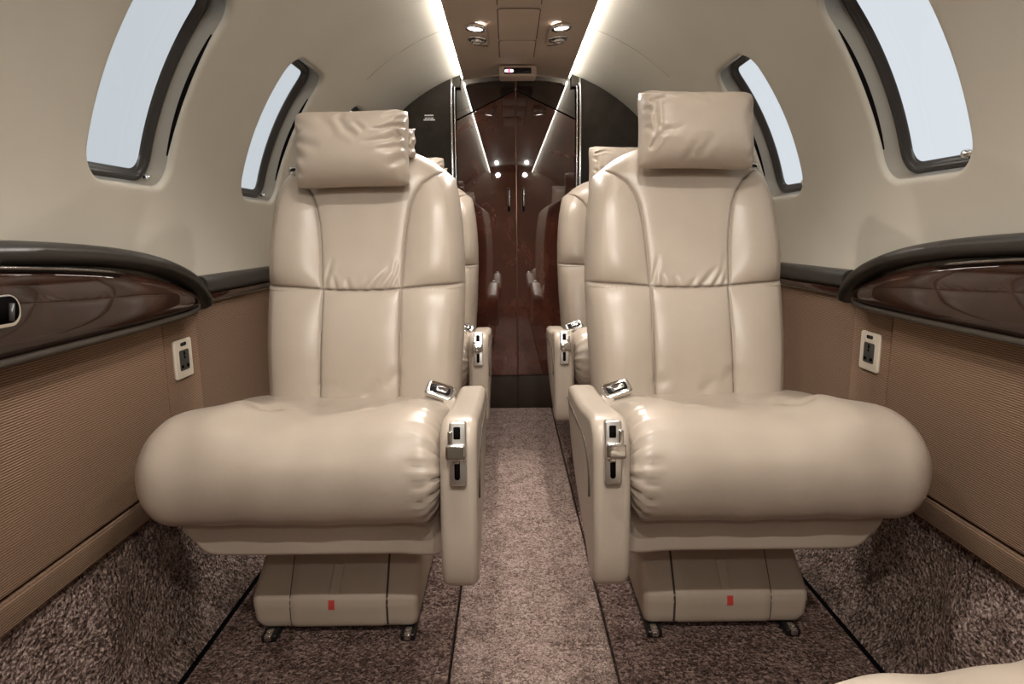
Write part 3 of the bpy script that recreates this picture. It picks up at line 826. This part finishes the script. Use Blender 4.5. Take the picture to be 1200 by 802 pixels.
        obj('latch_lever', comb(prism(rr(.033, .026, .006, 5, .003 * m, .004), .011, .024, .003, 3, fn=lambda a_, b_, c_: (a_, -c_, b_)),
                                prism(rr(.008, .036, .003, 5, .012 * m, .020), .010, .018, .002, 3, fn=lambda a_, b_, c_: (a_, -c_, b_)),
                                prism(rr(.012, .012, .003, 5, -.003, -.009), .006, .018, .002, 3, fn=lambda a_, b_, c_: (a_, -c_, b_))), CHROME, lp)
        # joint between arm top and side, its step shadow painted as a dark line
        seam_p = smooth_path([(1.462, .468), (1.40, .470), (1.28, .474), (1.18, .480), (1.10, .470), (1.055, .440), (1.045, .40)], 40)
        obj('arm_seam_shadow', tube([T(.0958, y, z) for y, z in seam_p], .0030, .0016, 6), simple('arm_seam_shadow_line', (.07, .048, .034), .6) if 'arm_seam_shadow_line' not in bpy.data.materials else bpy.data.materials['arm_seam_shadow_line'], am)

    # ---------------- belt buckle lying beside the arm
    bk = obj('belt_buckle', prism(rr(.064, .040, .011, 6), 0, .017, .004, 4), CHROME, root, loc=T(.194, 1.366, .504), rot=(R(40), R(14) * m * -1 if False else R(-16) * -m * -1, R(8) * m))
    obj('buckle_inlay', prism(rr(.046, .020, .006, 5), .0166, .0178, 0), BLACK_M, bk)
    obj('buckle_release', prism(rr(.026, .012, .004, 5, .004), .0168, .0205, .0015, 3), CHROME, bk)
    st = smooth_path([T(.190, 1.385, .505), T(.176, 1.36, .500), T(.168, 1.33, .485), T(.160, 1.31, .46)], 16)
    obj('belt_stub', tube(st, .016, .005, 8), LEATHER, root)
    # shoulder belt guide on the outboard shoulder
    g = obj('belt_guide', tube([T(.572 + .011 * math.cos(q_), 1.640 + .004 * math.sin(q_), 1.008 + .008 * math.sin(q_)) for q_ in np.linspace(0, 2 * PI, 25)], .003, .003, 8, up=(0, 1, 0)), CHROME, root)
    obj('shoulder_strap', tube(smooth_path([T(.572, 1.640, 1.008), T(.566, 1.66, 1.02), T(.560, 1.68, 1.01), T(.555, 1.70, .97)], 14), .012, .002, 8), BLACK_M, g)
    return root

CRE_L = [([(.97, .27), (.80, .36), (.70, .37)], .0045, .010, 'end'), ([(.46, .06), (.43, .20), (.50, .36), (.60, .45)], .008, .0042, 'both'), ([(.56, .25), (.62, .33), (.66, .38)], .006, .004, 'both'),
         ([(.97, .42), (.85, .50), (.62, .55)], .006, .0058, 'end'), ([(.97, .55), (.88, .60), (.75, .63)], .006, .0042, 'end'), ([(.97, .70), (.90, .77), (.82, .83)], .007, .006, 'end'),
         ([(.01, .30), (.06, .36), (.12, .34)], .006, .006, 'end'), ([(.02, .43), (.12, .52), (.28, .60)], .010, .005, 'end'), ([(.02, .60), (.15, .73)], .009, .005, 'end'), ([(.02, .80), (.10, .90)], .007, .004, 'end'),
         ([(.22, .04), (.30, .20), (.42, .42)], .014, .003, 'both'), ([(.94, .05), (.86, .14), (.80, .20)], .007, .005, 'end'), ([(.99, .12), (.93, .22), (.90, .27)], .004, .005, 'end'), ([(.90, .35), (.95, .42), (.93, .52)], .004, .006, 'both')]
CRE_R = [([(.03, .03), (.11, .07), (.18, .12)], .004, .008, 'end'), ([(.08, .22), (.20, .17), (.34, .21)], .005, .0065, 'end'), ([(.105, .22), (.105, .50), (.11, .74)], .005, .0055, 'both'), ([(.03, .28), (.09, .40)], .005, .004, 'both'),
         ([(.09, .80), (.14, .68), (.24, .61)], .006, .006, 'end'), ([(.42, .02), (.52, .10), (.60, .24)], .011, .0035, 'both'), ([(.50, .90), (.57, .75), (.63, .66)], .010, .0035, 'end'), ([(.40, .94), (.48, .74), (.56, .66)], .010, .003, 'end'),
         ([(.98, .25), (.92, .40), (.88, .55)], .010, .004, 'end'), ([(.98, .85), (.90, .95)], .008, .004, 'end'), ([(.14, .60), (.26, .63), (.36, .58)], .008, .0035, 'end'), ([(.03, .52), (.08, .62), (.10, .7)], .005, .004, 'both')]

def head_cre(cre): return cre
seatL = make_seat(-1, 'cabin_seat', (.402, 1.553, 1.047, R(12), .134, .090, CRE_L, 0.02), fold=True)
seatR = make_seat(1, 'cabin_seat', (.398, 1.553, 1.083, R(12), .136, .091, CRE_R, -0.02))

def copy_tree(o, parent=None, skip=()):
    c = o.copy(); COL.objects.link(c)
    if parent: c.parent = parent
    for ch in list(o.children):
        if ch.name.split('.')[0] in skip: continue
        copy_tree(ch, c, skip)
    return c
rearL = copy_tree(seatL); rearL.location = (-.430, YS + .95, 0)
rearR = copy_tree(seatR); rearR.location = (.425, YS + .965, 0)
face = copy_tree(seatL, skip=('armrest', 'belt_buckle', 'belt_stub')); face.location = (.500, .070, 0); face.rotation_euler = (0, 0, PI + R(14))
G = 'cream leather cabin seats'
tag(seatL, 'cream leather cabin seat in front on the left of the aisle', 'seat', G)
tag(seatR, 'cream leather cabin seat in front on the right of the aisle', 'seat', G)
tag(rearL, 'cream leather seat mostly hidden behind the front left seat', 'seat', G)
tag(rearR, 'cream leather seat mostly hidden behind the front right seat', 'seat', G)
tag(face, 'cream seat edge in the bottom right corner facing the other seats', 'seat', G)

# ------------------------------------------------------------------ world and lights
w = bpy.data.worlds.new('outside'); scn.world = w; w.use_nodes = True
nt = w.node_tree; bg = nt.nodes['Background']
tc = N(nt, 'ShaderNodeTexCoord'); sp = N(nt, 'ShaderNodeSeparateXYZ'); nt.links.new(tc.outputs['Generated'], sp.inputs[0])
rp = N(nt, 'ShaderNodeValToRGB'); e = rp.color_ramp.elements
mr = N(nt, 'ShaderNodeMapRange'); mr.inputs['From Min'].default_value = -1; mr.inputs['From Max'].default_value = 1
nt.links.new(sp.outputs['X'], mr.inputs['Value']); nt.links.new(mr.outputs[0], rp.inputs[0])
e[0].position = .1; e[0].color = (.545, .585, .615, 1); e[1].position = .9; e[1].color = (.79, .83, .875, 1)
nt.links.new(rp.outputs[0], bg.inputs[0]); bg.inputs[1].default_value = 1.05

def spot(name, loc, target, power, size, blend, col, rad):
    l = bpy.data.lights.new(name, 'SPOT'); l.energy = power; l.spot_size = R(size); l.spot_blend = blend; l.color = col; l.shadow_soft_size = rad
    o = bpy.data.objects.new(name, l); COL.objects.link(o); o.location = loc
    o.rotation_euler = (Vector(target) - Vector(loc)).to_track_quat('-Z', 'Y').to_euler()
    return o
def area(name, loc, target, power, sx, sy, col):
    l = bpy.data.lights.new(name, 'AREA'); l.energy = power; l.shape = 'RECTANGLE'; l.size = sx; l.size_y = sy; l.color = col
    o = bpy.data.objects.new(name, l); COL.objects.link(o); o.location = loc
    o.rotation_euler = (Vector(target) - Vector(loc)).to_track_quat('-Z', 'Y').to_euler()
    return o
WARM = (1, .94, .87)
for x in (-.14, .14):
    spot('ceiling_and_fill_spot', (x, -.04, 1.50), (x * 2.2, 1.05, .10), 20, 120, .8, WARM, .013)
    spot('ceiling_and_fill_spot', (x, .90, 1.51), (x * 1.1, 1.15, 0), 16, 130, .9, WARM, .02)
    spot('ceiling_and_fill_spot', (x, 2.27, 1.495), (-x * .6, 1.25, .05), 26, 92, .6, WARM, .014)
    spot('ceiling_and_fill_spot', (x, 2.40, 1.495), (x * 1.0, 2.62, .2), 11, 110, .9, WARM, .014)  # added pair brightening the rear aisle and doors, no fixture of its own
    spot('ceiling_and_fill_spot', (x, -.75, 1.45), (x * 1.5, 1.2, .45), 6, 150, .9, WARM, .02)  # added fill pair behind the camera, brightens the cushion fronts

# ------------------------------------------------------------------ camera
cam = bpy.data.cameras.new('camera'); co = bpy.data.objects.new('camera', cam); COL.objects.link(co)
cam.sensor_width = 36; cam.lens = 22.5; cam.clip_start = .02
p_, y_, r_ = R(9.64), R(.26), R(-.53)
fw = Vector((math.sin(y_) * math.cos(p_), math.cos(y_) * math.cos(p_), -math.sin(p_)))
rt = Vector((math.cos(y_), -math.sin(y_), 0)); up = rt.cross(fw)
a_ = rt * math.cos(r_) + up * math.sin(r_); b_ = up * math.cos(r_) - rt * math.sin(r_)
M = Matrix((a_, b_, -fw)).transposed().to_4x4(); M.translation = Vector((-.041, 0, .85))
co.matrix_world = M
scn.camera = co
scn.view_settings.view_transform = 'Standard'
scn.view_settings.look = 'None'
scn.view_settings.exposure = 0
